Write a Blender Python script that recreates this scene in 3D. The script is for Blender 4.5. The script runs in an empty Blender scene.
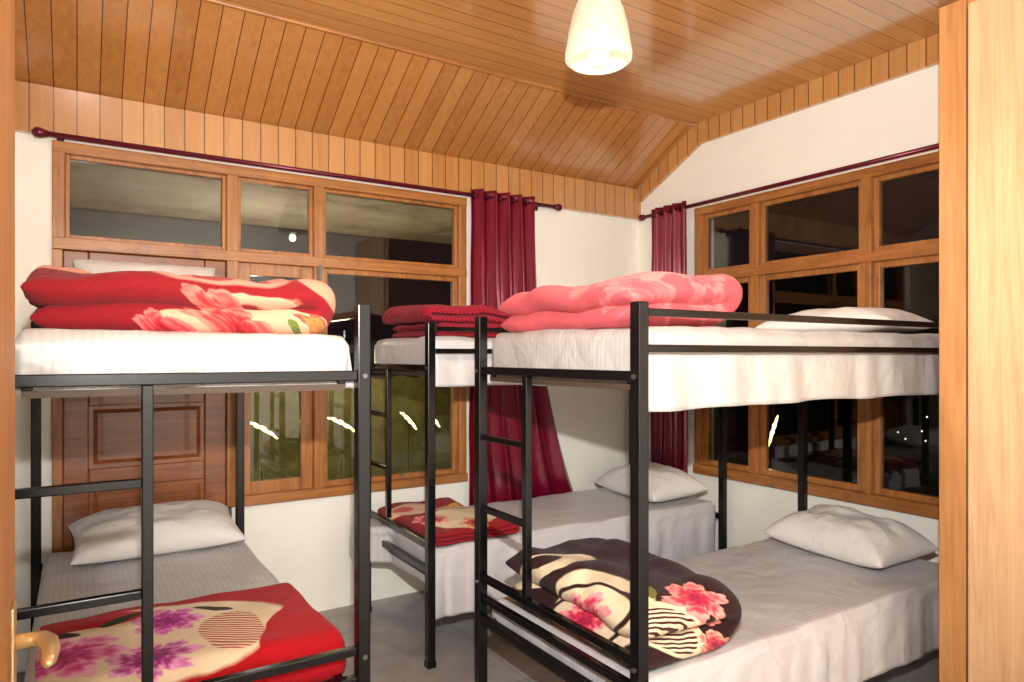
import bpy, bmesh, math, random
from mathutils import Vector, Matrix, noise
random.seed(7)
C = bpy.context.scene.collection
PI = math.pi

# ------------------------------------------------------------------ helpers
def srgb(r, g, b):
    def f(c):
        c /= 255.0
        return c/12.92 if c <= 0.04045 else ((c+0.055)/1.055)**2.4
    return (f(r), f(g), f(b), 1.0)

def link(o, parent=None):
    C.objects.link(o)
    if parent: o.parent = parent
    return o

def tag(o, label=None, cat=None, group=None, kind=None):
    if label: o['label'] = label
    if cat: o['category'] = cat
    if group: o['group'] = group
    if kind: o['kind'] = kind
    return o

def obj(name, bm, m, parent=None, smooth=False, sub=0, bevel=0):
    me = bpy.data.meshes.new(name)
    bmesh.ops.recalc_face_normals(bm, faces=bm.faces)
    if smooth:
        for f in bm.faces: f.smooth = True
    bm.to_mesh(me); bm.free()
    ms = m if isinstance(m, (list, tuple)) else [m]
    for mm in ms: me.materials.append(mm)
    o = bpy.data.objects.new(name, me)
    link(o, parent)
    if bevel:
        b = o.modifiers.new('b', 'BEVEL'); b.width = bevel; b.segments = 2; b.limit_method = 'ANGLE'
    if sub:
        s = o.modifiers.new('s', 'SUBSURF'); s.levels = sub; s.render_levels = sub
    return o

def empty(name, loc=(0, 0, 0), rz=0):
    o = bpy.data.objects.new(name, None); C.objects.link(o)
    o.location = loc; o.rotation_euler = (0, 0, rz); o.empty_display_size = 0.1
    return o

def box(bm, x0, x1, y0, y1, z0, z1, mi=0):
    vs = [bm.verts.new((x, y, z)) for x in (x0, x1) for y in (y0, y1) for z in (z0, z1)]
    for q in ((0,1,3,2), (4,6,7,5), (0,4,5,1), (2,3,7,6), (0,2,6,4), (1,5,7,3)):
        f = bm.faces.new([vs[i] for i in q]); f.material_index = mi
    return vs

def boxm(*a):
    bm = bmesh.new(); box(bm, *a); return bm

def prism(bm, pts, axis, a0, a1, mi=0):
    def P(p, a):
        if axis == 'x': return (a, p[0], p[1])
        if axis == 'y': return (p[0], a, p[1])
        return (p[0], p[1], a)
    A = [bm.verts.new(P(p, a0)) for p in pts]; B = [bm.verts.new(P(p, a1)) for p in pts]
    n = len(pts)
    for f in [A, B[::-1]]: bm.faces.new(f).material_index = mi
    for i in range(n):
        bm.faces.new([A[i], A[(i+1) % n], B[(i+1) % n], B[i]]).material_index = mi

def tube(bm, pts, r, n=10, caps=True):
    pts = [Vector(p) for p in pts]; rings = []
    up = Vector((0, 0, 1))
    for i, p in enumerate(pts):
        d = (pts[min(i+1, len(pts)-1)] - pts[max(i-1, 0)]).normalized()
        a = d.cross(up)
        if a.length < 1e-3: a = d.cross(Vector((1, 0, 0)))
        a.normalize(); b = d.cross(a).normalized()
        rr = r[i] if isinstance(r, (list, tuple)) else r
        rings.append([bm.verts.new(p + a*math.cos(2*PI*k/n)*rr + b*math.sin(2*PI*k/n)*rr) for k in range(n)])
    for i in range(len(rings)-1):
        for k in range(n):
            bm.faces.new([rings[i][k], rings[i][(k+1) % n], rings[i+1][(k+1) % n], rings[i+1][k]])
    if caps:
        bm.faces.new(rings[0]); bm.faces.new(rings[-1][::-1])

def lathe(bm, prof, c=(0, 0, 0), n=32, fn=None):
    rings = []
    for (r, z) in prof:
        ring = []
        for k in range(n):
            a = 2*PI*k/n; rr = r if fn is None else r + fn(a, z)
            ring.append(bm.verts.new((c[0]+rr*math.cos(a), c[1]+rr*math.sin(a), c[2]+z)))
        rings.append(ring)
    for i in range(len(rings)-1):
        for k in range(n):
            bm.faces.new([rings[i][k], rings[i][(k+1) % n], rings[i+1][(k+1) % n], rings[i+1][k]])
    return rings

# ------------------------------------------------------------------ node helper
class NT:
    def __init__(s, name):
        s.m = bpy.data.materials.new(name); s.m.use_nodes = True
        s.t = s.m.node_tree; s.N = s.t.nodes; s.L = s.t.links
        s.p = s.N['Principled BSDF']
    def node(s, ty, **kw):
        n = s.N.new(ty)
        for k, v in kw.items(): setattr(n, k, v)
        return n
    def put(s, sock, v):
        if isinstance(v, bpy.types.NodeSocket): s.L.new(v, sock)
        else: sock.default_value = v
    def ma(s, op, a, b=0.0, c=None, clamp=False):
        n = s.node('ShaderNodeMath', operation=op, use_clamp=clamp)
        s.put(n.inputs[0], a); s.put(n.inputs[1], b)
        if c is not None: s.put(n.inputs[2], c)
        return n.outputs[0]
    def obj(s):
        return s.node('ShaderNodeTexCoord').outputs['Object']
    def sep(s, v):
        n = s.node('ShaderNodeSeparateXYZ'); s.put(n.inputs[0], v); return n.outputs
    def comb(s, x, y, z):
        n = s.node('ShaderNodeCombineXYZ')
        for i, v in enumerate((x, y, z)): s.put(n.inputs[i], v)
        return n.outputs[0]
    def noise(s, vec, scale, detail=3, rough=.5, dist=0.0):
        n = s.node('ShaderNodeTexNoise'); s.put(n.inputs['Vector'], vec)
        n.inputs['Scale'].default_value = scale; n.inputs['Detail'].default_value = detail
        n.inputs['Roughness'].default_value = rough; n.inputs['Distortion'].default_value = dist
        return n.outputs['Fac']
    def mix(s, f, a, b, mode='MIX'):
        n = s.node('ShaderNodeMix', data_type='RGBA', blend_type=mode)
        s.put(n.inputs[0], f); s.put(n.inputs[6], a); s.put(n.inputs[7], b)
        return n.outputs[2]
    def ramp(s, f, stops, interp='LINEAR'):
        n = s.node('ShaderNodeValToRGB'); s.put(n.inputs[0], f); cr = n.color_ramp
        cr.interpolation = interp
        while len(cr.elements) < len(stops): cr.elements.new(.5)
        for e, (p, c) in zip(cr.elements, stops): e.position = p; e.color = c
        return n.outputs[0]
    def bump(s, h, strength=.3, dist=.01):
        n = s.node('ShaderNodeBump'); s.put(n.inputs['Height'], h)
        n.inputs['Strength'].default_value = strength; n.inputs['Distance'].default_value = dist
        s.L.new(n.outputs[0], s.p.inputs['Normal'])
    def base(s, c, rough=.5, metal=0.0, spec=.5):
        s.put(s.p.inputs['Base Color'], c); s.put(s.p.inputs['Roughness'], rough)
        s.p.inputs['Metallic'].default_value = metal
        s.p.inputs['Specular IOR Level'].default_value = spec
    def sheen(s, w, r=.4):
        s.p.inputs['Sheen Weight'].default_value = w; s.p.inputs['Sheen Roughness'].default_value = r

def plank_mat(name, across, c_light, c_dark, w=.1, rough=.3, groove=.035, along='x', gc=(104, 56, 24)):
    t = NT(name); co = t.obj(); s = t.sep(co); ax = {'x': 0, 'y': 1, 'z': 2}
    v = t.ma('DIVIDE', s[ax[across]], w)
    fr = t.ma('FRACT', v); fl = t.ma('FLOOR', v)
    d = t.ma('ABSOLUTE', t.ma('SUBTRACT', fr, .5))
    g = t.ma('GREATER_THAN', d, .5 - groove)
    wn = t.node('ShaderNodeTexWhiteNoise', noise_dimensions='1D'); t.L.new(fl, wn.inputs['W'])
    rnd = wn.outputs['Value']
    sc = [22, 22, 22]; sc[ax[along]] = 1.2
    gv = t.comb(t.ma('MULTIPLY', s[0], sc[0]), t.ma('ADD', t.ma('MULTIPLY', s[1], sc[1]), t.ma('MULTIPLY', rnd, 40.0)), t.ma('MULTIPLY', s[2], sc[2]))
    n = t.noise(gv, 1.6, 5, .6, .6)
    f = t.ma('ADD', t.ma('MULTIPLY', n, .75), t.ma('MULTIPLY', rnd, .3), clamp=True)
    col = t.ramp(f, [(.2, c_dark), (.75, c_light)])
    col = t.mix(g, col, srgb(*gc))
    t.base(col, rough); t.p.inputs['Coat Weight'].default_value = 1.0; t.p.inputs['Coat Roughness'].default_value = .13
    t.bump(t.ma('SUBTRACT', 1.0, g), .5, .005)
    return t.m

def wood_mat(name, along, c_light, c_dark, rough=.35, sc=26, coat=.3, aged=0):
    t = NT(name); s = t.sep(t.obj()); k = [sc]*3; k[{'x': 0, 'y': 1, 'z': 2}[along]] = 1.6
    v = t.comb(*[t.ma('MULTIPLY', s[i], k[i]) for i in range(3)])
    n = t.noise(v, 1.0, 6, .62, 1.2); n2 = t.noise(t.obj(), 3.0, 2)
    f = t.ma('ADD', t.ma('MULTIPLY', n, .8), t.ma('MULTIPLY', n2, .2))
    c = t.ramp(f, [(.3, c_dark), (.68, c_light)])
    if aged:
        st = t.ma('MULTIPLY', t.ma('SUBTRACT', t.noise(t.obj(), 7, 5, .7, .5), .52), 5.0, clamp=True)
        c = t.mix(t.ma('MULTIPLY', st, aged), c, tuple(x*.45 for x in c_dark[:3])+(1,))
    t.base(c, rough); t.p.inputs['Coat Weight'].default_value = coat
    t.bump(n, .15, .004)
    return t.m

def plain(name, c, rough=.5, metal=0, bump=None, spec=.5):
    t = NT(name); n = t.noise(t.obj(), 6, 3)
    c2 = tuple(x*.93 for x in c[:3]) + (1,)
    t.base(t.mix(n, c2, c), rough, metal, spec)
    if bump: t.bump(t.noise(t.obj(), bump[0], 3), bump[1], .003)
    return t.m

M = {}
M['wall'] = plain('plaster', srgb(254, 251, 240), .75, bump=(60, .06))
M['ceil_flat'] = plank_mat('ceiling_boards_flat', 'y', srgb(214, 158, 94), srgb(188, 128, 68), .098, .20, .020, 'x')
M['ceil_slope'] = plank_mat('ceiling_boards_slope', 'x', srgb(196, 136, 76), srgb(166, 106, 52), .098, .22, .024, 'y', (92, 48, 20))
M['band_back'] = plank_mat('band_boards_back', 'x', srgb(202, 146, 86), srgb(174, 116, 62), .098, .32, .03, 'z')
M['band_right'] = plank_mat('band_boards_right', 'y', srgb(212, 156, 94), srgb(186, 126, 70), .098, .32, .03, 'z')
M['frame'] = wood_mat('window_wood', 'z', srgb(190, 128, 68), srgb(132, 78, 36), aged=.45)
M['frame_x'] = wood_mat('window_wood_x', 'x', srgb(190, 128, 68), srgb(132, 78, 36), aged=.45)
M['frame_y'] = wood_mat('window_wood_y', 'y', srgb(188, 124, 66), srgb(128, 72, 34), aged=.45)
M['door_wood'] = wood_mat('panel_door_wood', 'x', srgb(160, 90, 38), srgb(106, 52, 20), .35, aged=.3)
M['veneer'] = wood_mat('pale_veneer', 'z', srgb(216, 178, 136), srgb(190, 146, 102), .7, 34, 0)
M['veneer_edge'] = wood_mat('veneer_edge', 'z', srgb(194, 138, 82), srgb(160, 106, 56), .6, 30, 0)
M['steel'] = plain('black_steel', srgb(10, 10, 12), .22, .0, bump=(90, .04), spec=.4)
M['ply'] = plain('plywood', srgb(70, 54, 40), .7)
M['mattress'] = plain('ticking', srgb(205, 198, 188), .85)
M['brass'] = plain('pale_brass', srgb(232, 206, 156), .28, .6)
M['dark_metal'] = plain('maroon_rod', srgb(104, 24, 42), .3, .4)
M['bolt'] = plain('dull_steel', srgb(110, 106, 102), .4, .8)
t = NT('concrete'); f = t.noise(t.obj(), 2.2, 5, .6, .3)
t.base(t.ramp(f, [(.30, srgb(140, 120, 96)), (.5, srgb(186, 168, 144)), (.75, srgb(204, 190, 168))]), .9)
t.bump(t.noise(t.obj(), 20, 4), .4, .01); M['concrete'] = t.m
M['hill'] = plain('dark_hillside', srgb(20, 22, 18), .95)

def sheet_mat(name, warm):
    t = NT(name); s = t.sep(t.obj())
    st = t.ma('SINE', t.ma('MULTIPLY', s[1], 2*PI/.022))
    c = t.mix(t.ma('MULTIPLY', t.ma('ADD', st, 1.0), .5), warm, tuple(min(1, x*1.12) for x in warm[:3])+(1,))
    t.base(c, .42); t.sheen(.08)
    cr = t.ma('MAXIMUM', t.ma('LESS_THAN', t.ma('ABSOLUTE', t.ma('SUBTRACT', t.ma('FRACT', t.ma('DIVIDE', s[0], .42)), .5)), .010),
              t.ma('LESS_THAN', t.ma('ABSOLUTE', t.ma('SUBTRACT', t.ma('FRACT', t.ma('DIVIDE', s[1], .31)), .5)), .012))
    h = t.ma('ADD', t.ma('MULTIPLY', cr, .45), t.noise(t.obj(), 7, 3, .5, .6))
    t.bump(h, .75, .02)
    return t.m
M['sheet'] = sheet_mat('white_sheet', srgb(190, 187, 188))
M['sheet_up'] = sheet_mat('white_sheet_upper', srgb(172, 167, 162))
t = NT('pillow_cotton'); t.base(t.mix(t.noise(t.obj(), 5, 2), srgb(210, 206, 203), srgb(224, 221, 217)), .65); t.sheen(.1)
t.bump(t.noise(t.obj(), 14, 4, .6, 1.0), .45, .014); M['pillow'] = t.m

t = NT('burgundy_satin'); s = t.sep(t.obj())
t.base(t.mix(t.noise(t.obj(), 4, 2), srgb(90, 4, 26), srgb(118, 8, 38)), .25, 0, 1.0)
t.p.inputs['Specular Tint'].default_value = srgb(255, 160, 180)
t.p.inputs['Coat Weight'].default_value = .35; t.p.inputs['Coat Roughness'].default_value = .25
t.bump(t.noise(t.comb(t.ma('MULTIPLY', s[0], 30), t.ma('MULTIPLY', s[1], 30), t.ma('MULTIPLY', s[2], 2)), 3, 3), .2, .006)
M['curtain'] = t.m

t = NT('grey_cement_tile'); s = t.sep(t.obj())
def ln(a, w): return t.ma('GREATER_THAN', t.ma('ABSOLUTE', t.ma('SUBTRACT', t.ma('FRACT', t.ma('DIVIDE', a, w)), .5)), .497)
g = t.ma('MAXIMUM', ln(s[0], .9), ln(s[1], .9))
t.base(t.mix(g, t.ramp(t.noise(t.obj(), 3.5, 6, .6, .4), [(.3, srgb(140, 137, 136)), (.7, srgb(178, 174, 171))]), srgb(126, 122, 120)), .4)
t.bump(t.ma('SUBTRACT', 1.0, g), .2, .003); M['floor'] = t.m

def glass(name, ior):
    t = NT(name); t.N.remove(t.p)
    tr = t.node('ShaderNodeBsdfTransparent'); tr.inputs[0].default_value = (.86, .88, .86, 1)
    gl = t.node('ShaderNodeBsdfGlossy'); gl.inputs['Roughness'].default_value = .01
    fr = t.node('ShaderNodeFresnel'); fr.inputs[0].default_value = ior
    mx = t.node('ShaderNodeMixShader'); t.L.new(fr.outputs[0], mx.inputs[0])
    t.L.new(tr.outputs[0], mx.inputs[1]); t.L.new(gl.outputs[0], mx.inputs[2])
    t.L.new(mx.outputs[0], t.N['Material Output'].inputs[0]); return t.m
M['glass'] = glass('window_glass', 1.5); M['glass2'] = glass('window_glass_side', 1.42)

def emis(name, c, st):
    t = NT(name); t.base(c, .5); t.p.inputs['Emission Color'].default_value = c
    t.p.inputs['Emission Strength'].default_value = st; return t.m
M['bulb'] = emis('bulb_glow', (1, .9, .7, 1), 5)
M['streak'] = emis('reflection_streak_glow', (1, .80, .28, 1), 8)  # emission for the tubes that stand in for reflections in the panes
M['far'] = emis('far_light_glow', (1, .9, .7, 1), 3)

t = NT('lamp_shade_woven'); s = t.sep(t.obj())
wv = t.ma('SINE', t.ma('MULTIPLY', s[2], 2*PI/.024)); an = t.ma('ARCTAN2', s[1], s[0]); wa = t.ma('SINE', t.ma('MULTIPLY', an, 20.0))
nz = t.noise(t.obj(), 40, 3, .6)
wove = t.ma('ADD', t.ma('MULTIPLY', t.ma('MULTIPLY', wv, wa), .08), nz)
f = t.ma('MULTIPLY', t.ma('SUBTRACT', wove, .25), 1.9, clamp=True)
low = t.ma('MULTIPLY', t.ma('SUBTRACT', -.46, s[2]), 6, clamp=True)     # the shade glows more towards its open rim
t.base(t.mix(f, srgb(170, 154, 128), srgb(196, 184, 162)), .85, 0, .2)
t.put(t.p.inputs['Emission Color'], t.mix(f, (1, .78, .50, 1), (1, .88, .68, 1)))
t.put(t.p.inputs['Emission Strength'], t.ma('ADD', .33, t.ma('MULTIPLY', low, .50)))
t.bump(wove, .4, .008); M['shade'] = t.m

t = NT('outside_hedge'); t.base(t.ramp(t.noise(t.obj(), 7, 6, .7, .6), [(.3, srgb(86, 82, 40)), (.7, srgb(136, 128, 74))]), .9)
M['hedge'] = t.m

# --- patterned blankets -------------------------------------------------
def blanket_mat(name, base, items, wob=.03, ribs=0):
    """items painted in order in the plane P=(x+z, y+z) of the blanket"""
    t = NT(name); s = t.sep(t.obj())
    n1 = t.ma('MULTIPLY', t.ma('SUBTRACT', t.noise(t.obj(), 5, 2), .5), wob*2)
    n2 = t.ma('MULTIPLY', t.ma('SUBTRACT', t.noise(t.comb(s[1], s[0], s[2]), 6, 2), .5), wob*2)
    U = t.ma('ADD', t.ma('ADD', s[0], s[2]), n1); V = t.ma('ADD', t.ma('ADD', s[1], s[2]), n2)
    mott = t.noise(t.obj(), 26, 3, .6)
    col = t.mix(mott, tuple(x*.72 for x in base[:3])+(1,), base)
    for it in items:
        k = it[0]
        if k == 'blob' or k == 'arc':
            _, cx, cy, rx, ry, rot, c = it
            dx = t.ma('SUBTRACT', U, cx); dy = t.ma('SUBTRACT', V, cy); ca, sa = math.cos(rot), math.sin(rot)
            ex = t.ma('DIVIDE', t.ma('ADD', t.ma('MULTIPLY', dx, ca), t.ma('MULTIPLY', dy, sa)), rx)
            ey = t.ma('DIVIDE', t.ma('SUBTRACT', t.ma('MULTIPLY', dy, ca), t.ma('MULTIPLY', dx, sa)), ry)
            r2 = t.ma('ADD', t.ma('MULTIPLY', ex, ex), t.ma('MULTIPLY', ey, ey))
            if k == 'arc': m = t.ma('MULTIPLY', t.ma('SUBTRACT', .16, t.ma('ABSOLUTE', t.ma('SUBTRACT', r2, 1.0))), 14.0, clamp=True)
            else: m = t.ma('MULTIPLY', t.ma('SUBTRACT', 1.0, r2), 9.0, clamp=True)
            cc = t.mix(mott, tuple(x*.85 for x in c[:3])+(1,), c)
            col = t.mix(m, col, cc)
        elif k == 'stripes':
            _, cx, cy, rx, ry, rot, c, w = it
            dx = t.ma('SUBTRACT', U, cx); dy = t.ma('SUBTRACT', V, cy)
            r2 = t.ma('ADD', t.ma('POWER', t.ma('DIVIDE', t.ma('ABSOLUTE', dx), rx), 2.0), t.ma('POWER', t.ma('DIVIDE', t.ma('ABSOLUTE', dy), ry), 2.0))
            m = t.ma('MULTIPLY', t.ma('SUBTRACT', 1.0, r2), 9.0, clamp=True)
            q = t.ma('ADD', t.ma('MULTIPLY', dx, math.cos(rot)), t.ma('MULTIPLY', dy, math.sin(rot)))
            sn = t.ma('GREATER_THAN', t.ma('SINE', t.ma('MULTIPLY', q, 2*PI/w)), 0.1)
            col = t.mix(t.ma('MULTIPLY', m, sn), col, c)
        elif k == 'flower':
            _, cx, cy, R, n, rot, c0, c1, c2 = it
            dx = t.ma('SUBTRACT', U, cx); dy = t.ma('SUBTRACT', V, cy)
            r = t.ma('SQRT', t.ma('ADD', t.ma('MULTIPLY', dx, dx), t.ma('MULTIPLY', dy, dy)))
            th = t.ma('ARCTAN2', dy, dx)
            pe = t.ma('ABSOLUTE', t.ma('COSINE', t.ma('ADD', t.ma('MULTIPLY', th, n/2.0), rot)))
            pe2 = t.ma('ABSOLUTE', t.ma('COSINE', t.ma('ADD', t.ma('MULTIPLY', th, n*1.5), rot*2)))
            ed = t.ma('MULTIPLY', t.ma('ADD', t.ma('ADD', t.ma('MULTIPLY', pe, .32), t.ma('MULTIPLY', pe2, .10)), .58), R)
            q = t.ma('DIVIDE', r, ed)
            m = t.ma('MULTIPLY', t.ma('SUBTRACT', 1.0, q), 12.0, clamp=True)
            rings = t.ma('ADD', q, t.ma('MULTIPLY', t.ma('SINE', t.ma('ADD', t.ma('MULTIPLY', th, 5.0), t.ma('MULTIPLY', t.ma('ADD', q, t.ma('MULTIPLY', pe, .4)), 17.0))), .17))
            fc = t.ramp(rings, [(.08, c0), (.5, c1), (.95, c2)])
            col = t.mix(m, col, fc)
    t.base(col, .85, 0, .2); t.sheen(.06, .5)
    h = t.noise(t.obj(), 80, 4, .7)
    if ribs:
        rb = t.ma('SINE', t.ma('MULTIPLY', t.ma('ADD', s[0], t.ma('MULTIPLY', s[1], .5)), 2*PI/ribs)); h = t.ma('ADD', t.ma('MULTIPLY', rb, .6), h)
    t.bump(h, .55, .010)
    return t.m

RED = srgb(180, 12, 26); CREAM = srgb(234, 212, 178); DKM = srgb(52, 10, 20)
PK, HP, MG = srgb(250, 170, 170), srgb(228, 50, 84), srgb(150, 14, 60)
M['b_left_up'] = blanket_mat('red_cream_plush', srgb(138, 20, 28), [
    ('blob', .70, .44, .34, .30, .2, srgb(214, 140, 118)),
    ('blob', .34, .58, .24, .10, .3, srgb(214, 150, 124)),
    ('blob', .86, .34, .14, .07, .4, srgb(226, 178, 146)),
    ('blob', .74, .46, .12, .11, 0, srgb(180, 60, 54)),
    ('blob', .50, .40, .06, .08, .6, srgb(156, 36, 40)),
    ('blob', 1.0, .14, .12, .14, .3, srgb(214, 140, 112)),
    ('blob', .62, .04, .34, .070, 0, srgb(220, 158, 126)),
    ('flower', .55, .04, .115, 7, .3, srgb(150, 10, 30), srgb(200, 60, 58), srgb(222, 116, 100)),
    ('flower', .36, .045, .08, 5, .1, srgb(150, 10, 30), srgb(192, 54, 60), srgb(216, 104, 96)),
    ('flower', .80, .05, .055, 5, .1, srgb(120, 90, 30), srgb(174, 120, 60), srgb(190, 70, 60)),
    ('blob', .70, .04, .05, .012, .6, srgb(96, 112, 50)),
    ('blob', .86, .06, .045, .011, -.5, srgb(110, 120, 60)),
], .05)
M['b_left_low'] = blanket_mat('red_floral_fleece', RED, [
    ('blob', .30, .28, .48, .30, .0, CREAM),
    ('blob', .12, .54, .26, .07, -.1, srgb(186, 22, 40)),
    ('blob', .76, .22, .075, .32, -.5, RED),
    ('stripes', .57, .24, .10, .17, 1.0, srgb(170, 30, 44), .018),
    ('flower', .40, .42, .12, 7, .3, srgb(120, 20, 90), srgb(186, 56, 142), srgb(226, 150, 194)),
    ('flower', .12, .28, .18, 6, .8, srgb(150, 20, 80), srgb(208, 64, 134), srgb(236, 170, 200)),
    ('flower', .34, .14, .14, 7, 0, srgb(110, 20, 90), srgb(172, 54, 134), srgb(226, 160, 200)),
    ('blob', .28, .50, .07, .020, .5, srgb(46, 60, 30)),
    ('blob', .54, .46, .07, .014, -.6, srgb(60, 50, 40)),
    ('blob', .10, .46, .07, .02, -.5, srgb(60, 40, 40)),
])
M['b_mid_up'] = blanket_mat('crimson_quilt', srgb(136, 14, 34), [('stripes', .4, .4, 2, 2, .46, srgb(158, 26, 48), .024)], .01, ribs=.024)
M['b_mid_low'] = blanket_mat('red_cream_fleece', srgb(150, 24, 34), [
    ('blob', .38, .30, .24, .20, .4, CREAM), ('blob', .20, .62, .20, .10, .4, srgb(224, 182, 152)), ('stripes', .42, .5, .12, .12, .6, CREAM, .03),
    ('flower', .2, .34, .12, 6, .2, DKM, srgb(210, 50, 58), PK), ('flower', .38, .16, .11, 6, .9, DKM, srgb(196, 60, 50), srgb(236, 182, 126)),
    ('blob', .15, .62, .08, .04, .4, srgb(196, 80, 68)), ('blob', .50, .62, .06, .03, .4, srgb(226, 160, 60))])
M['b_right_up'] = blanket_mat('rose_pink_plush', srgb(212, 88, 94), [
    ('flower', .36, .42, .22, 6, .2, srgb(202, 74, 86), srgb(212, 92, 98), srgb(220, 114, 112)),
    ('flower', .66, .62, .24, 7, .7, srgb(198, 66, 80), srgb(212, 90, 96), srgb(220, 114, 112)),
    ('flower', .54, .24, .14, 6, .2, srgb(196, 62, 76), srgb(212, 86, 94), srgb(222, 120, 116)),
    ('flower', .22, .18, .14, 6, .2, srgb(200, 74, 82), srgb(212, 92, 98), srgb(222, 118, 114)),
    ('flower', .76, .30, .13, 7, .4, srgb(182, 46, 62), srgb(204, 78, 90), srgb(220, 112, 112)),
    ('blob', .36, .26, .10, .03, .6, srgb(222, 126, 118))], .06)
M['b_right_low'] = blanket_mat('dark_brown_cream_plush', srgb(48, 16, 15), [
    ('blob', .19, .42, .19, .25, -.5, CREAM),
    ('arc', .10, .44, .20, .17, -.3, srgb(50, 16, 16)),
    ('blob', .27, .80, .19, .09, -.3, CREAM),
    ('blob', .26, .84, .09, .04, -.2, srgb(50, 16, 16)),
    ('blob', .34, .66, .04, .035, 0, srgb(50, 16, 16)),
    ('blob', .28, .18, .13, .12, .2, CREAM),
    ('stripes', .27, .18, .10, .10, 1.25, srgb(70, 22, 24), .024),
    ('flower', .12, .45, .13, 6, .2, MG, srgb(216, 54, 82), srgb(242, 164, 166)),
    ('flower', .47, .26, .13, 6, .9, MG, srgb(206, 60, 78), srgb(238, 152, 140)),
    ('flower', .40, .06, .09, 6, .3, MG, srgb(196, 80, 84), srgb(234, 166, 144)),
    ('blob', .36, .36, .06, .014, 1.1, srgb(110, 110, 40)),
    ('blob', .05, .26, .05, .014, .3, srgb(60, 70, 30)),
    ('blob', .50, .56, .02, .02, 0, srgb(240, 210, 170)),
], .04)

# ------------------------------------------------------------------ room
YB, XR, XL, YF = 4.08, 3.80, -.26, -1.1
ZB, ZC, YS = 2.86, 3.21, 3.465
WZ0, WT, WZ1 = .69, 2.095, 2.60

tag(obj('floor', boxm(XL-.2, XR+.2, YF-.2, YB+.2, -.1, 0), M['floor']), kind='structure')
bm = bmesh.new()
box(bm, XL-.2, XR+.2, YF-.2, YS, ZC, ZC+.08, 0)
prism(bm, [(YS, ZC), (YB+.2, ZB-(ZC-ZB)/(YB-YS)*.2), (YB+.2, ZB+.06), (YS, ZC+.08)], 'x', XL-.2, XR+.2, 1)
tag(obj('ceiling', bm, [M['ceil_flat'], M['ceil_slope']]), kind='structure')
DX0, DX1, WX1 = -.105, .733, 2.22
bm = bmesh.new()
box(bm, XL, DX0, YB, YB+.18, 0, 3.3); box(bm, WX1, XR+.18, YB, YB+.18, 0, 3.3)
box(bm, DX0, WX1, YB, YB+.18, WZ1, 3.3); box(bm, DX1, WX1, YB, YB+.18, 0, WZ0)
tag(obj('wall_back', bm, M['wall']), kind='structure')
WY0, WY1 = 1.40, 3.465
bm = bmesh.new()
box(bm, XR, XR+.18, WY1, YB, 0, 3.3); box(bm, XR, XR+.18, YF, WY0, 0, 3.3)
box(bm, XR, XR+.18, WY0, WY1, WZ1, 3.3); box(bm, XR, XR+.18, WY0, WY1, 0, WZ0)
tag(obj('wall_right', bm, M['wall']), kind='structure')
bm = bmesh.new()
box(bm, XL-.18, XL, .62, YB+.18, 0, 3.3); box(bm, XL-.18, XL, YF, -.25, 0, 3.3); box(bm, XL-.18, XL, -.25, .62, 2.4, 3.3)
tag(obj('wall_left', bm, M['wall']), kind='structure')
tag(obj('wall_front', boxm(XL-.18, XR+.18, YF-.18, YF, 0, 3.3), M['wall']), kind='structure')
bm = bmesh.new(); box(bm, XL, XR, YB-.03, YB, 2.635, ZB); box(bm, XL, XR, YB-.042, YB, 2.62, 2.64)
tag(obj('trim_1', bm, M['band_back']), kind='structure')
bm = bmesh.new()
prism(bm, [(YB-.03, ZB+.015), (YS, ZC), (YF, ZC), (YF, ZC-.15), (YS-.05, ZC-.15), (YB-.03, ZB-.11)], 'x', XR-.03, XR)
tag(obj('trim_2', bm, M['band_right']), kind='structure')
bm = bmesh.new(); tube(bm, [(XL, YS, ZC-.004), (XR-.03, YS, ZC-.004)], .011, 8)
tag(obj('trim_3', bm, M['frame_x']), kind='structure')

# window 1 (back wall)
def fr_box(bm, x0, x1, z0, z1, y0=YB-.025, y1=YB+.09): box(bm, x0, x1, y0, y1, z0, z1)
w1 = empty('window_1', (0, 0, 0)); w1['kind'] = 'structure'
F = .055
bm = bmesh.new()
fr_box(bm, DX0, DX0+F, WT-.03, WZ1); fr_box(bm, WX1-F, WX1, WZ0, WZ1)
for x in (DX1, 1.219): fr_box(bm, x-.03, x+.03, WZ0, WZ1)
obj('frame_post', bm, M['frame'], w1, bevel=.004)
bm = bmesh.new()
box(bm, DX0, WX1, YB-.03, YB+.09, WZ1-F, WZ1); box(bm, DX0, WX1, YB-.03, YB+.09, WT-.03, WT+.03)
box(bm, DX1+.03, WX1, YB-.045, YB+.09, WZ0, WZ0+F)
obj('frame_rail', bm, M['frame_x'], w1, bevel=.004)
def sash1(x0, x1, z0, z1, s=.032, y0=YB+.005, y1=YB+.05):
    bm = bmesh.new()
    box(bm, x0, x0+s, y0, y1, z0, z1); box(bm, x1-s, x1, y0, y1, z0, z1)
    box(bm, x0+s, x1-s, y0, y1, z0, z0+s); box(bm, x0+s, x1-s, y0, y1, z1-s, z1)
    sa = obj('sash', bm, M['frame'], w1, bevel=.003)
    obj('pane', boxm(x0+s, x1-s, YB+.025, YB+.03, z0+s, z1-s), M['glass'], sa)
sash1(DX0+F, DX1-.03, WT+.03, WZ1-F, .02); sash1(DX1+.03, 1.189, WT+.03, WZ1-F, .02); sash1(1.249, WX1-F, WT+.03, WZ1-F, .02)
sash1(DX1+.03, 1.189, WZ0+F, WT-.03, .07); sash1(1.249, WX1-F, WZ0+F, WT-.03, .03)
bm = bmesh.new(); box(bm, 1.205, 1.232, YB-.04, YB-.025, 1.99, 2.07); tube(bm, [(1.219, YB-.045, 1.985), (1.219, YB-.045, 2.075)], .006, 8)
obj('hinge', bm, M['bolt'], w1)

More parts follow.
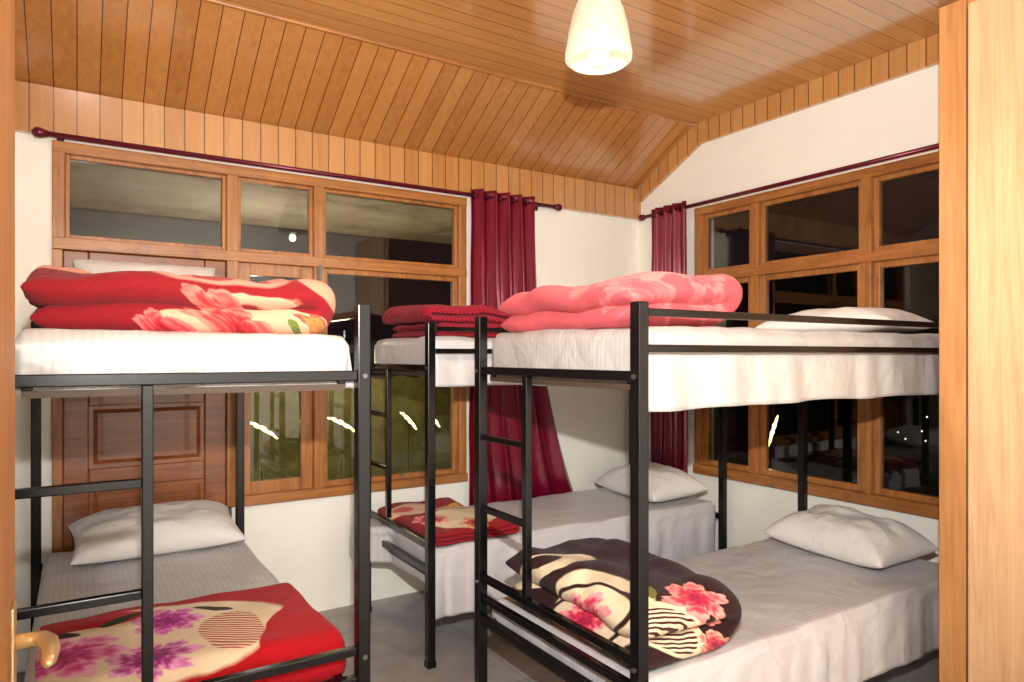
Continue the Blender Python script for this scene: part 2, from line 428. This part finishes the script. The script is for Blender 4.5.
# window 2 (right wall)
w2 = empty('window_2', (0, 0, 0)); w2['kind'] = 'structure'
def bx2(bm, y0, y1, z0, z1, x0=XR-.025, x1=XR+.09): box(bm, x0, x1, y0, y1, z0, z1)
bm = bmesh.new()
for y in (WY0+F/2, 2.193, 2.954, WY1-F/2): bx2(bm, y-.03, y+.03, WZ0, WZ1)
obj('frame_post', bm, M['frame'], w2, bevel=.004)
bm = bmesh.new()
bx2(bm, WY0, WY1, WZ1-F, WZ1, XR-.03); bx2(bm, WY0, WY1, WT-.03, WT+.03, XR-.03); bx2(bm, WY0, WY1, WZ0, WZ0+F+.01, XR-.045)
obj('frame_rail', bm, M['frame_y'], w2, bevel=.004)
def sash2(y0, y1, z0, z1, s=.032):
    bm = bmesh.new(); x0, x1 = XR+.005, XR+.05
    box(bm, x0, x1, y0, y0+s, z0, z1); box(bm, x0, x1, y1-s, y1, z0, z1)
    box(bm, x0, x1, y0+s, y1-s, z0, z0+s); box(bm, x0, x1, y0+s, y1-s, z1-s, z1)
    sa = obj('sash', bm, M['frame'], w2, bevel=.003)
    obj('pane', boxm(XR+.025, XR+.03, y0+s, y1-s, z0+s, z1-s), M['glass2'], sa)
ys = [WY0+F/2, 2.193, 2.954, WY1-F/2]
for a, b in zip(ys[:-1], ys[1:]):
    sash2(a+.03, b-.03, WT+.03, WZ1-F, .028)
    sash2(a+.03, b-.03, WZ0+F+.01, WT-.03, .036)

# door 1: panelled timber door in the back wall below the fanlight
d1 = empty('door_1', (0, 0, 0)); d1['kind'] = 'structure'
bm = bmesh.new(); y0, y1 = YB+.0, YB+.045; a, b = DX0+.045, DX1-.03
box(bm, a, a+.11, y0, y1, 0, WT-.03); box(bm, b-.11, b, y0, y1, 0, WT-.03)
for z0, z1 in ((0, .2), (.86, .96), (1.28, 1.40), (1.93, WT-.03)): box(bm, a+.11, b-.11, y0, y1, z0, z1)
obj('door_frame', bm, M['door_wood'], d1, bevel=.006)
bm = bmesh.new()
for z0, z1 in ((.2, .86), (.96, 1.28), (1.40, 1.93)):
    box(bm, a+.11, b-.11, y0+.018, y0+.03, z0, z1)
    A = [(a+.13, z0+.02), (b-.13, z0+.02), (b-.13, z1-.02), (a+.13, z1-.02)]; B = [(a+.15, z0+.04), (b-.15, z0+.04), (b-.15, z1-.04), (a+.15, z1-.04)]
    va = [bm.verts.new((p[0], y0+.018, p[1])) for p in A]; vb = [bm.verts.new((p[0], y0+.009, p[1])) for p in B]
    for i in range(4): bm.faces.new([va[i], va[(i+1) % 4], vb[(i+1) % 4], vb[i]])
    bm.faces.new(vb)
obj('door_panel', bm, M['door_wood'], d1)
bm = bmesh.new(); box(bm, DX0, DX0+.045, YB-.025, YB+.09, 0, WT-.03)
obj('door_jamb', bm, M['frame'], d1, bevel=.004)

# door 2: open entry door swung flat to the left wall, seen nearly edge on
d2 = empty('door_2', (-.118, .66, 0)); d2['kind'] = 'structure'
bm = bmesh.new(); box(bm, -.02, .02, 0, .92, .01, 2.34)
obj('door_leaf', bm, M['veneer_edge'], d2, bevel=.003)
bm = bmesh.new(); box(bm, .02, .026, .80, .865, .92, 1.10)
hd = obj('handle_plate', bm, M['brass'], d2, bevel=.003)
bm = bmesh.new(); tube(bm, [(.026, .835, 1.03), (.05, .835, 1.03), (.066, .83, 1.03), (.076, .80, 1.032), (.080, .76, 1.033), (.078, .72, 1.03), (.076, .70, 1.03)], [.015, .013, .014, .015, .014, .012, .006], 14)
obj('lever', bm, M['brass'], d2, smooth=True)
bm = bmesh.new(); box(bm, XL-.02, -.140, .60, .655, 0, 2.4)
tag(obj('trim_4', bm, M['veneer_edge']), kind='structure')

# outside
tag(obj('ground', boxm(-5, 8, 4.3, 12, -.3, -.2), M['hedge']), kind='structure')
bm = bmesh.new(); prism(bm, [(8, -.3), (14, 3.75), (14, -.3)], 'y', -4, 14)
tag(obj('ground_2', bm, M['hill']), kind='structure')
tag(obj('trim_5', boxm(-1.2, 3.4, YB+.2, 5.6, 2.56, 2.72), M['concrete']), kind='structure')
bm = bmesh.new()
bmesh.ops.create_grid(bm, x_segments=60, y_segments=14, size=.5)
for v in bm.verts:
    x, z = v.co.x*9+2.2, (v.co.y+.5)*1.55-.2
    v.co = Vector((x, 5.5+.01*noise.noise(Vector((x*2, z*2, 0))), z+.05*noise.noise(Vector((x*5, 2, z)))))
tag(obj('hedge', bm, M['hedge'], smooth=True), 'low yellow-green lit hedge outside the left window', 'hedge')
def streak(c, L, tilt, ax, name_label):  # glowing tube built behind a pane in place of a reflection in the glass
    r = empty('reflection_streak', (c[0], c[1], -.2)); tag(r, name_label, 'light', 'yellow reflection streaks built as glowing tubes')
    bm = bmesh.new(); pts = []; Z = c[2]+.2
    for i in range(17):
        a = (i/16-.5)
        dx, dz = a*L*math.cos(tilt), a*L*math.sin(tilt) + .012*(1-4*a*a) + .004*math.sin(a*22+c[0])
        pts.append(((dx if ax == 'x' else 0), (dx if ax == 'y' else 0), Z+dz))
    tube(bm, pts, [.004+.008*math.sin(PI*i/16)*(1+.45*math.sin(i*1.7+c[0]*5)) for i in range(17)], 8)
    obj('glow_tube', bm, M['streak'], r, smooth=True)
    bm = bmesh.new(); tube(bm, [(0, 0, 0), (0, 0, Z+.005)], .002, 8); obj('streak_stand', bm, M['steel'], r)  # thin upright made up to carry the tube
streak((1.03, 4.7, 1.045), .24, -.55, 'x', 'yellow reflection streak, a glowing tube built behind the narrow pane beside the timber door')
streak((1.57, 4.7, 1.05), .24, -.5, 'x', 'yellow reflection streak, a glowing tube built at the left of the wide lower pane')
streak((2.08, 4.7, 1.05), .19, -.8, 'x', 'short yellow reflection streak, a glowing tube built in the middle of the wide lower pane')
streak((2.28, 4.7, 1.05), .17, -.8, 'x', 'yellow reflection streak, a glowing tube built at the right edge of the wide lower pane')
streak((4.35, 3.23, .97), .26, 1.9, 'y', 'steep yellow reflection streak, a glowing tube built behind the right hand window')
for i, (y, x) in enumerate(((4.75, 9.1), (4.62, 9.25), (4.5, 9.1), (4.38, 9.3), (4.9, 9.2), (4.3, 9.15), (4.68, 9.5))):
    bm = bmesh.new(); bmesh.ops.create_icosphere(bm, subdivisions=2, radius=.010)
    o = obj('distant_lamp', bm, M['far'], smooth=True); o.location = (x, y, -.3+(x-8)*.675+.006)
    tag(o, 'tiny light on the dark hillside outside the right window', 'light', 'distant lights on the hillside')

# ------------------------------------------------------------------ wardrobe
wd = empty('wardrobe', (2.83, .30, 0))
tag(wd, 'tall pale wooden wardrobe at right edge beside the bunks', 'wardrobe')
obj('body', boxm(0, .92, 0, 1.04, 0, 2.88), M['veneer_edge'], wd, bevel=.003)
obj('stile', boxm(-.022, 0, .945, 1.04, 0, 2.88), M['veneer_edge'], wd, bevel=.003)
obj('door', boxm(-.03, -.002, .49, .935, .06, 2.85), M['veneer'], wd, bevel=.004)
obj('door', boxm(-.03, -.002, .03, .482, .06, 2.85), M['veneer'], wd, bevel=.004)

# ------------------------------------------------------------------ bunk beds
def bunk(loc, rz, L, W, lw, label, low=.505, extra=(.605,), top=1.70):
    r = empty('bunk_bed', loc, rz); tag(r, label, 'bunk bed', 'black steel bunk beds'); h = .0205
    st = M['steel']
    for x in (0, L):
        for y in (0, W):
            bm = boxm(x-h, x+h, y-h, y+h, 0, top)
            p = obj('post', bm, st, r, bevel=.004)
            bm = boxm(x-h-.003, x+h+.003, y-h-.003, y+h+.003, 0, .03); obj('foot_cap', bm, st, p, bevel=.003)
            if x == 0:
                for z in (1.475, .60):
                    bm = bmesh.new(); tube(bm, [(x-h+.002, y, z), (x-h-.006, y, z)], .008, 8)
                    obj('bolt', bm, M['bolt'], p)
    for nm, z0, z1 in (('upper', 1.46, 1.492), ('lower', low, low+.035)):
        obj('end_rail', boxm(-.015, .015, h, W-h, z0, z1), st, r, bevel=.003)
        obj('end_rail', boxm(L-.015, L+.015, h, W-h, z0, z1), st, r, bevel=.003)
        for y in (.06, W-.06): obj('side_rail', boxm(.015, L-.015, y-.012, y+.012, z0-.01, z1-.01), st, r, bevel=.003)
        obj('bed_base', boxm(.015, L-.015, .048, W-.048, z0-.028, z0-.010), M['ply'], r)
    for z in extra: obj('end_rail', boxm(-.013, .013, h, W-h, z, z+.027), st, r, bevel=.003)
    for z in (1.56, 1.67):
        obj('guard_rail', boxm(h, L-h, -.012, .012, z-.012, z+.012), st, r, bevel=.003)
    obj('ladder_upright', boxm(-.014, .014, W-lw-.014, W-lw+.014, .632, 1.46), st, r, bevel=.003)
    for z in (1.20, .905): obj('ladder_rung', boxm(-.012, .012, W-lw+.014, W-h, z-.012, z+.012), st, r, bevel=.003)
    return r

UT, LT, UL = 1.63, .60, 1.605
LTR, LTM = .525, .565
LB = dict(loc=(.755, 2.06, 0), rz=PI/2, L=1.91, W=.92)
MB_ = dict(loc=(1.47, 3.06, 0), rz=0, L=2.13, W=.87)
RB = dict(loc=(1.42, 1.52, 0), rz=0, L=2.18, W=.95)
bunk(LB['loc'], LB['rz'], LB['L'], LB['W'], .323, 'black steel bunk bed on the left with its head to the wooden door')
bunk(MB_['loc'], 0, MB_['L'], MB_['W'], .335, 'black steel bunk bed in the far corner between both curtains', low=.455, extra=(.59,))
bunk(RB['loc'], 0, RB['L'], RB['W'], .345, 'black steel bunk bed on the right, nearest the wardrobe, under pink blanket', low=.43, extra=(.605, .52))

def mattress(B, z0, z1, label, x0=.05):
    r = boxm(x0, B['L']-.04, .085, B['W']-.085, z0, z1)
    o = obj('mattress', r, M['mattress'], bevel=.02); o.location = B['loc']; o.rotation_euler = (0, 0, B['rz'])
    tag(o, label, 'mattress')

def sheet(B, top, drops, label, seed, x0=.036, x1=None, y0=.034, R=.03, spill=False, mat='sheet'):
    """drops = foot, head, near(y0), far(y1)"""
    L, W = B['L'], B['W']; x1 = x1 or L-.036; y1 = W-.034
    df, dh, dn, dfar = drops; step = .015
    def axis(a0, a1, d0, d1):
        out = []; n0 = max(2, int(d0/step)); n1 = max(2, int(d1/step)); n = int((a1-a0)/step)
        for i in range(n0, 0, -1): out.append((a0, -d0*i/n0))
        for i in range(n+1): out.append((a0+(a1-a0)*i/n, 0))
        for i in range(1, n1+1): out.append((a1, d1*i/n1))
        return out
    X = axis(x0, x1, df, dh); Y = axis(y0, y1, dn, dfar); bm = bmesh.new(); G = []
    for (x, ex) in X:
        row = []
        for (y, ey) in Y:
            drop = max(abs(ex), abs(ey)); px, py = x, y
            e = min(x-x0, x1-x, y-y0, y1-y) if drop == 0 else 0
            z = top - drop
            if drop == 0:
                if e < R: z -= R - math.sqrt(max(0, R*R-(R-e)**2))
                z += .012*noise.noise(Vector((x*3, y*3, seed))) + .005*noise.noise(Vector((x*11, y*11, seed)))
            else:
                z -= R*.9
                hem = .013*noise.noise(Vector((x*2.6, y*2.6, seed+5)))
                z += hem*min(1, drop/.15)
                am = min(1, drop/.13)
                if ey and abs(ey) >= abs(ex):
                    w = max(0, noise.noise(Vector((x*10, seed, drop*1.2)))+.35)*.022*am
                    py += -w if ey < 0 else min(w, .012)
                    px += .008*noise.noise(Vector((x*9, drop*4, seed)))*am
                else:
                    w = max(0, noise.noise(Vector((y*7+drop*3, seed+3, drop*1.2)))+.45)*.03*am
                    if x0 > 0: w = w*.3 - .022*am*max(0, noise.noise(Vector((y*9-drop*8, seed, 1))))
                    px += -w if ex < 0 else min(w, .01)
            if spill and x < .15:
                f = max(0, min(1, (y/W-.60)/.2)); f = f*f*(3-2*f); ed = .036-.146*f
                px = ed + (px-x0)*(.15-ed)/(.15-x0)
                if f < 1 and ex < 0 and px < .03: px = min(.03, px+.02*(1-f))
            row.append(bm.verts.new((px, py, z)))
        G.append(row)
    for i in range(len(G)-1):
        for j in range(len(G[0])-1):
            bm.faces.new([G[i][j], G[i+1][j], G[i+1][j+1], G[i][j+1]])
    o = obj('bed_sheet', bm, M[mat], smooth=True); o.location = B['loc']; o.rotation_euler = (0, 0, B['rz'])
    so = o.modifiers.new('s', 'SOLIDIFY'); so.thickness = .003; so.offset = 0
    tag(o, label, 'bed sheet', 'white striped bed sheets')

for B, nm, ut, xx, lt, lz in ((LB, 'left bunk', UL, .12, LT, .505), (MB_, 'far corner bunk', UT, .06, LTM, .455), (RB, 'right bunk', UT, .05, LTR, .43)):
    mattress(B, 1.484, ut-.025, 'pale mattress under the white sheet on top of the ' + nm)
    mattress(B, lz+.027, lt-.016, 'pale mattress under the white sheet on the lower bed of the ' + nm, xx)
sheet(LB, UL, (.14, .1, .14, .1), 'white striped sheet on the upper left bed under red blanket', 1, mat='sheet_up')
sheet(RB, UT, (.17, .1, .235, .1), 'white striped sheet on the upper right bed under pink blanket', 2, mat='sheet_up')
sheet(MB_, UT, (.15, .1, .22, .1), 'white striped sheet on upper corner bed under dark red quilt', 3)
sheet(LB, LT, (.08, .06, .22, .1), 'white striped sheet on the lower left bed', 4, x0=.11)
sheet(RB, LTR, (.08, .06, .27, .1), 'white striped sheet on the lower right bed, hanging down its near side', 5)
sheet(MB_, LTM, (.17, .06, .32, .1), 'white striped sheet on lower corner bed spilling over its foot', 6, x0=-.11, spill=True)

# ------------------------------------------------------------------ pillows
def pillow(w, d, h, loc, rot, label, seed, group):
    bm = bmesh.new(); n = 26; top = []; bot = []
    for i in range(n+1):
        ra, rb = [], []
        for j in range(n+1):
            u, v = -1+2*i/n, -1+2*j/n
            th = max(0, (1-abs(u)**2.8)*(1-abs(v)**2.8))**.5
            x = w/2*u*(1-.07*(1-v*v)*abs(u)); y = d/2*v*(1-.09*(1-u*u)*abs(v))
            wr = 1 + .22*noise.noise(Vector((u*2.2, v*2.2, seed))) + .08*noise.noise(Vector((u*7, v*7, seed)))
            zt = h*.66*th*wr; zb = -h*.30*th
            a = bm.verts.new((x, y, zt))
            ra.append(a); rb.append(a if i in (0, n) or j in (0, n) else bm.verts.new((x, y, zb)))
        top.append(ra); bot.append(rb)
    for i in range(n):
        for j in range(n):
            bm.faces.new([top[i][j], top[i+1][j], top[i+1][j+1], top[i][j+1]])
            q = [bot[i][j], bot[i][j+1], bot[i+1][j+1], bot[i+1][j]]
            try: bm.faces.new(q)
            except ValueError: pass
    o = obj('pillow', bm, M['pillow'], smooth=True, sub=1); o.location = loc; o.rotation_euler = rot
    tag(o, label, 'pillow', group); return o
PG = 'white pillows on the beds'
pillow(.75, .44, .18, (.33, 3.70, LT+.08), (.18, 0, .03), 'plump white pillow on lower left bed against the wooden door', 12, PG)
pillow(.46, .72, .21, (3.32, 3.46, LTM+.075), (0, -.08, -.12), 'white pillow on the lower bed in the far corner', 12, PG)
pillow(.44, .70, .22, (3.27, 2.00, LTR+.08), (0, -.06, -.1), 'white pillow on the lower right bed under the window', 13, PG)
pillow(.46, .74, .14, (3.24, 2.00, UT+.05), (0, 0, .05), 'flat white pillow on the upper right bed by the wardrobe', 14, PG)
pillow(.66, .42, .13, (.30, 3.80, UL+.22), (1.05, 0, .0), 'white pillow propped behind the red blanket, upper left bed', 15, PG)

# ------------------------------------------------------------------ folded blankets
def blanket(L, Wd, t, mode, mat, loc, rz, label, seed, name='blanket', taper=0, lump=.02, hang=0, wav=.16, full=.485, rnd=.6, tuck=0):
    P = []
    def line(xa, xb, z, n):
        for i in range(n+1): P.append((xa+(xb-xa)*i/n, z))
    def arc(cx, z0, z1, sgn, n=8):
        c = (z0+z1)/2; r = abs(z1-z0)/2; s = 1 if z1 > z0 else -1
        for i in range(1, n):
            a = PI*i/n; P.append((cx+sgn*r*math.sin(a)*1.1, c - s*r*math.cos(a)))
    n = int(L/.03); z = [t*.5+t*i for i in range(4)]
    if mode == 'double':
        line(.02, L, z[0], n); arc(L, z[0], z[3], 1, 12); line(L, .0, z[3], n); arc(0, z[3], z[2], -1)
        line(0, L-.01, z[2], n); arc(L-.01, z[2], z[1], 1); line(L-.01, .03, z[1], n)
    elif mode == 'triple':
        line(.0, L, z[0], n); arc(L, z[0], z[1], 1); line(L, .02, z[1], n); arc(.02, z[1], z[2], -1); line(.02, L-.02, z[2], n)
    else:
        line(.02, L, z[0], n); arc(L, z[0], z[1], 1); line(L, 0, z[1], n)
    N = len(P); Nr = []
    for i in range(N):
        a, b = P[max(i-1, 0)], P[min(i+1, N-1)]; dx, dz = b[0]-a[0], b[1]-a[1]; l = math.hypot(dx, dz) or 1
        Nr.append((-dz/l, dx/l))
    nw = int((Wd+hang)/.025); bm = bmesh.new(); rings = []; H = max(p[1] for p in P)
    for j in range(nw+1):
        v = j/nw; wv = v*(Wd+hang)-hang; e = min(v, 1-v)*(Wd+hang); R = t*rnd
        k = math.sqrt(max(.08, 1-((R-e)/R)**2)) if e < R else 1
        kk = 1 - (1-k)*.18 if not hang else 1
        ring = []
        for sgn in (1, -1):
            rng = range(N) if sgn == 1 else range(N-1, -1, -1)
            for i in rng:
                ee = min(i, N-1-i)*.03/(t*.6); ee = min(1, ee); ke = .25+.75*math.sqrt(max(0, 1-(1-ee)**2))
                x, zz = P[i]; hh = t*full*k*ke*sgn
                x += Nr[i][0]*hh; zz += Nr[i][1]*hh; zz *= kk
                y = wv
                q = Vector((x*3.2, y*3.2, seed)); lay = zz/max(H, .01)
                zz = max(.002, zz*(1+wav*noise.noise(q)) - taper*max(0, 1-x/L)*zz)
                zz += lump*lay*(noise.noise(Vector((x*5, y*5, seed+2)))+.35*noise.noise(Vector((x*14, y*14, seed+3))))
                zz = max(.002, zz)
                x += .03*noise.noise(Vector((y*4, zz*8, seed+9)))
                if hang:
                    if wv < .03:
                        a = min(1, (.03-wv)/.06)*PI/2; yy = .03 - zz*math.sin(a); zn = zz*math.cos(a)
                        ex = max(0, -(wv+.03)); y = yy; zz = zn - ex
                else:
                    y += (.04*noise.noise(Vector((x*2.5, zz*9, seed+7+v*2)))) + tuck*max(0, 1-lay)*(1-v)
                ring.append(bm.verts.new((x, y, zz)))
        rings.append(ring)
    m = 2*N
    for a, b in zip(rings[:-1], rings[1:]):
        for i in range(m): bm.faces.new([a[i], a[(i+1) % m], b[(i+1) % m], b[i]])
    for ring in (rings[0], rings[-1]):
        for i in range(N-1): bm.faces.new([ring[i], ring[i+1], ring[m-2-i], ring[m-1-i]])
    o = obj(name, bm, mat, smooth=True, sub=1); o.location = loc; o.rotation_euler = (0, 0, rz)
    tag(o, label, 'blanket'); return o

blanket(.735, .56, .084, 'single', M['b_left_up'], (-.125, 2.11, UL-.006), .0, 'thick red and cream plush blanket folded on the upper left bed', 37, lump=.042, wav=.18, full=.55, rnd=.55, tuck=.04)
blanket(.78, .58, .030, 'single', M['b_left_low'], (-.09, 2.145, LT+.004), 0, 'red blanket with magenta flowers and cream patches on lower left bed', 22, lump=.008, hang=.12, wav=.1)
blanket(.62, .62, .042, 'double', M['b_mid_up'], (1.53, 3.14, UT), 0, 'dark red quilted blanket folded on the upper corner bed', 23, lump=.02, full=.53)
blanket(.50, .74, .026, 'triple', M['b_mid_low'], (1.50, 3.10, LTM+.005), 0, 'red and cream patterned blanket on lower corner bed', 24)
blanket(.50, .78, .100, 'single', M['b_right_up'], (1.432, 1.59, UT-.004), .0, 'rose pink plush blanket folded on the upper right bed', 45, taper=.28, lump=.022, wav=.08, full=.60, rnd=.8, tuck=.12)
blanket(.38, .84, .118, 'single', M['b_right_low'], (1.46, 1.53, LTR+.002), 0, 'dark brown blanket with cream swirls and pink flowers, lower right bed', 26, taper=.0, lump=.03, full=.58, rnd=1.1, tuck=.03)

# ------------------------------------------------------------------ curtains and rods
def rod(a, b, label, wallax):
    A, B = Vector(a), Vector(b); d = (B-A).normalized(); r = empty('curtain_rod', a); tag(r, label, 'curtain rod')
    bm = bmesh.new(); tube(bm, [(0, 0, 0), B-A], .013, 12); obj('pole', bm, M['dark_metal'], r, smooth=True)
    for e, s in ((Vector((0, 0, 0)), -1), (B-A, 1)):
        bm = bmesh.new(); tube(bm, [e, e+d*s*.015, e+d*s*.03, e+d*s*.05, e+d*s*.065], [.016, .02, .026, .024, .008], 12)
        obj('finial', bm, M['dark_metal'], r, smooth=True)
    L = (B-A).length
    for f in ((.05, L-.12)):
        p = d*f; o = Vector((0, 1, 0)) if wallax == 'y' else Vector((1, 0, 0)); bm = bmesh.new()
        tube(bm, [p, p+o*.07], .008, 8); q = p+o*.066
        if wallax == 'y': box(bm, q.x-.016, q.x+.016, q.y-.002, q.y+.003, q.z-.03, q.z+.03)
        else: box(bm, q.x-.002, q.x+.003, q.y-.016, q.y+.016, q.z-.03, q.z+.03)
        obj('bracket', bm, M['dark_metal'], r)
rod((-.12, 4.01, 2.615), (2.92, 4.01, 2.615), 'long maroon curtain rod above the left window and door', 'y')
rod((3.73, 3.93, 2.615), (3.73, 1.42, 2.615), 'maroon curtain rod above the right hand window', 'x')

def curtain(c, ax, w0, w1, z0, z1, k, amp, label, shift=0):
    r = empty('curtain', c); tag(r, label, 'curtain', 'burgundy satin curtains')
    bm = bmesh.new(); ns, nz = k*14, 40; G = []
    for i in range(nz+1):
        f = i/nz; z = z1+(z0-z1)*f; row = []
        for j in range(ns+1):
            s = j/ns; w = w0+(w1-w0)*f**2.4
            p = (s-.5)*w+shift*f**2.4 + .010*math.sin(4*PI*k*s)
            q = amp*math.sin(2*PI*k*s + .5*math.sin(f*3+s*7)*f)*(1-.10*f)
            p += .010*noise.noise(Vector((s*6, f*5, 3)))
            row.append(bm.verts.new((p, q, z) if ax == 'x' else (q, -p, z)))
        G.append(row)
    for i in range(nz):
        for j in range(ns): bm.faces.new([G[i][j], G[i][j+1], G[i+1][j+1], G[i+1][j]])
    cl = obj('cloth', bm, M['curtain'], r, smooth=True)
    so = cl.modifiers.new('s', 'SOLIDIFY'); so.thickness = .002
    for j in range(2*k):
        s = (j+.5)/(2*k); p = (s-.5)*w0; bm = bmesh.new(); pts = []
        for a in range(17):
            an = 2*PI*a/16; dy, dz = .021*math.cos(an), .021*math.sin(an)
            pts.append((p, dy, dz) if ax == 'x' else (dy, -p, dz))
        tube(bm, pts, .004, 6, False); obj('ring', bm, M['dark_metal'], r, smooth=True)
curtain((2.485, 4.01, 2.615), 'x', .52, .94, -2.25, .045, 5, .036, 'wide burgundy satin curtain on the long rod, right of the left window', .20)
curtain((3.73, 3.68, 2.615), 'y', .36, .40, -2.25, .045, 4, .024, 'narrow burgundy satin curtain in the corner beside the right window')

# ------------------------------------------------------------------ pendant lamp
lx, ly, zb = 1.636, 1.97, 2.625
K = 1.08
lamp = empty('pendant_lamp', (lx, ly, ZC)); tag(lamp, 'cream conical pendant lamp glowing below the timber ceiling', 'lamp')
dz = zb-ZC
bm = bmesh.new()
prof = [(.100, 0), (.113, .012), (.114, .03), (.109, .07), (.100, .12), (.088, .17), (.071, .22), (.050, .265), (.034, .29), (.02, .30)]
prof = [(r*K, z*K+dz) for r, z in prof]
lathe(bm, prof, n=48, fn=lambda a, z: .002*math.sin(24*a)+.0015*math.sin(z*260))
sh = obj('lamp_shade', bm, M['shade'], lamp, smooth=True)
so = sh.modifiers.new('s', 'SOLIDIFY'); so.thickness = .004
bm = bmesh.new(); tube(bm, [(0, 0, dz+.31), (0, 0, -.03)], .004, 8); obj('cord', bm, M['pillow'], lamp, smooth=True)
bm = bmesh.new(); lathe(bm, [(.001, -.035), (.02, -.034), (.045, -.02), (.05, -.001)], n=24); obj('ceiling_rose', bm, M['pillow'], lamp, smooth=True)
bm = bmesh.new(); lathe(bm, [(.001, -.004), (.02, 0), (.034, .016), (.038, .038), (.034, .060), (.02, .088), (.018, .12), (.001, .122)], (0, 0, dz), 20)
obj('bulb', bm, M['bulb'], lamp, smooth=True)

# ------------------------------------------------------------------ lights
def light(ty, loc, e, size=.1, col=(1, 1, 1), rot=(0, 0, 0)):
    l = bpy.data.lights.new('light', ty); l.energy = e; l.color = col
    if ty == 'AREA': l.shape = 'DISK'; l.size = size
    else: l.shadow_soft_size = size
    o = bpy.data.objects.new('light', l); C.objects.link(o); o.location = loc; o.rotation_euler = rot
    return o
def spot(loc, target, e, ang, col, size=.03, blend=.6):
    o = light('SPOT', loc, e, size, col); o.data.spot_size = math.radians(ang); o.data.spot_blend = blend
    d = Vector(target)-Vector(loc); o.rotation_euler = d.to_track_quat('-Z', 'Y').to_euler(); return o
yaw = math.radians(32.49)
spot((0.02, 0.0, 1.86), (2.6, 3.3, 2.5), 500, 112, (1, .98, .945), .02, .9)       # camera flash, aimed at the far corner
light('POINT', (0.02, 0.0, 1.86), 14, .03, (1, .98, .95))
spot((lx, ly, zb-.03), (lx, ly, 0), 34, 172, (1, .90, .76), .03, .3)                # pendant bulb
spot((1.2, .8, 1.9), (1.5, -1.1, 1.5), 500, 140, (1, .98, .96))                   # added fill spot, bounced off the wall behind
light('POINT', (1.6, 4.9, 1.5), 14, .1, (1, .88, .45))  # point light added to brighten the hedge, no lamp modelled
light('POINT', (1.0, 4.9, 2.0), 11, .1, (1, .93, .84))  # point light added to brighten the concrete soffit, no lamp modelled

w = bpy.data.worlds.new('w'); bpy.context.scene.world = w; w.use_nodes = True
w.node_tree.nodes['Background'].inputs[0].default_value = (.010, .010, .012, 1)
w.node_tree.nodes['Background'].inputs[1].default_value = .6

cam = bpy.data.cameras.new('cam'); cam.lens = 24.01; cam.sensor_width = 36; cam.shift_y = 14/1024; cam.clip_start = .02
co = bpy.data.objects.new('cam', cam); C.objects.link(co); co.location = (0, 0, 1.54); co.rotation_euler = (PI/2, 0, -yaw)
bpy.context.scene.camera = co
vs = bpy.context.scene.view_settings
vs.view_transform = 'Standard'; vs.look = 'None'; vs.exposure = 0.0
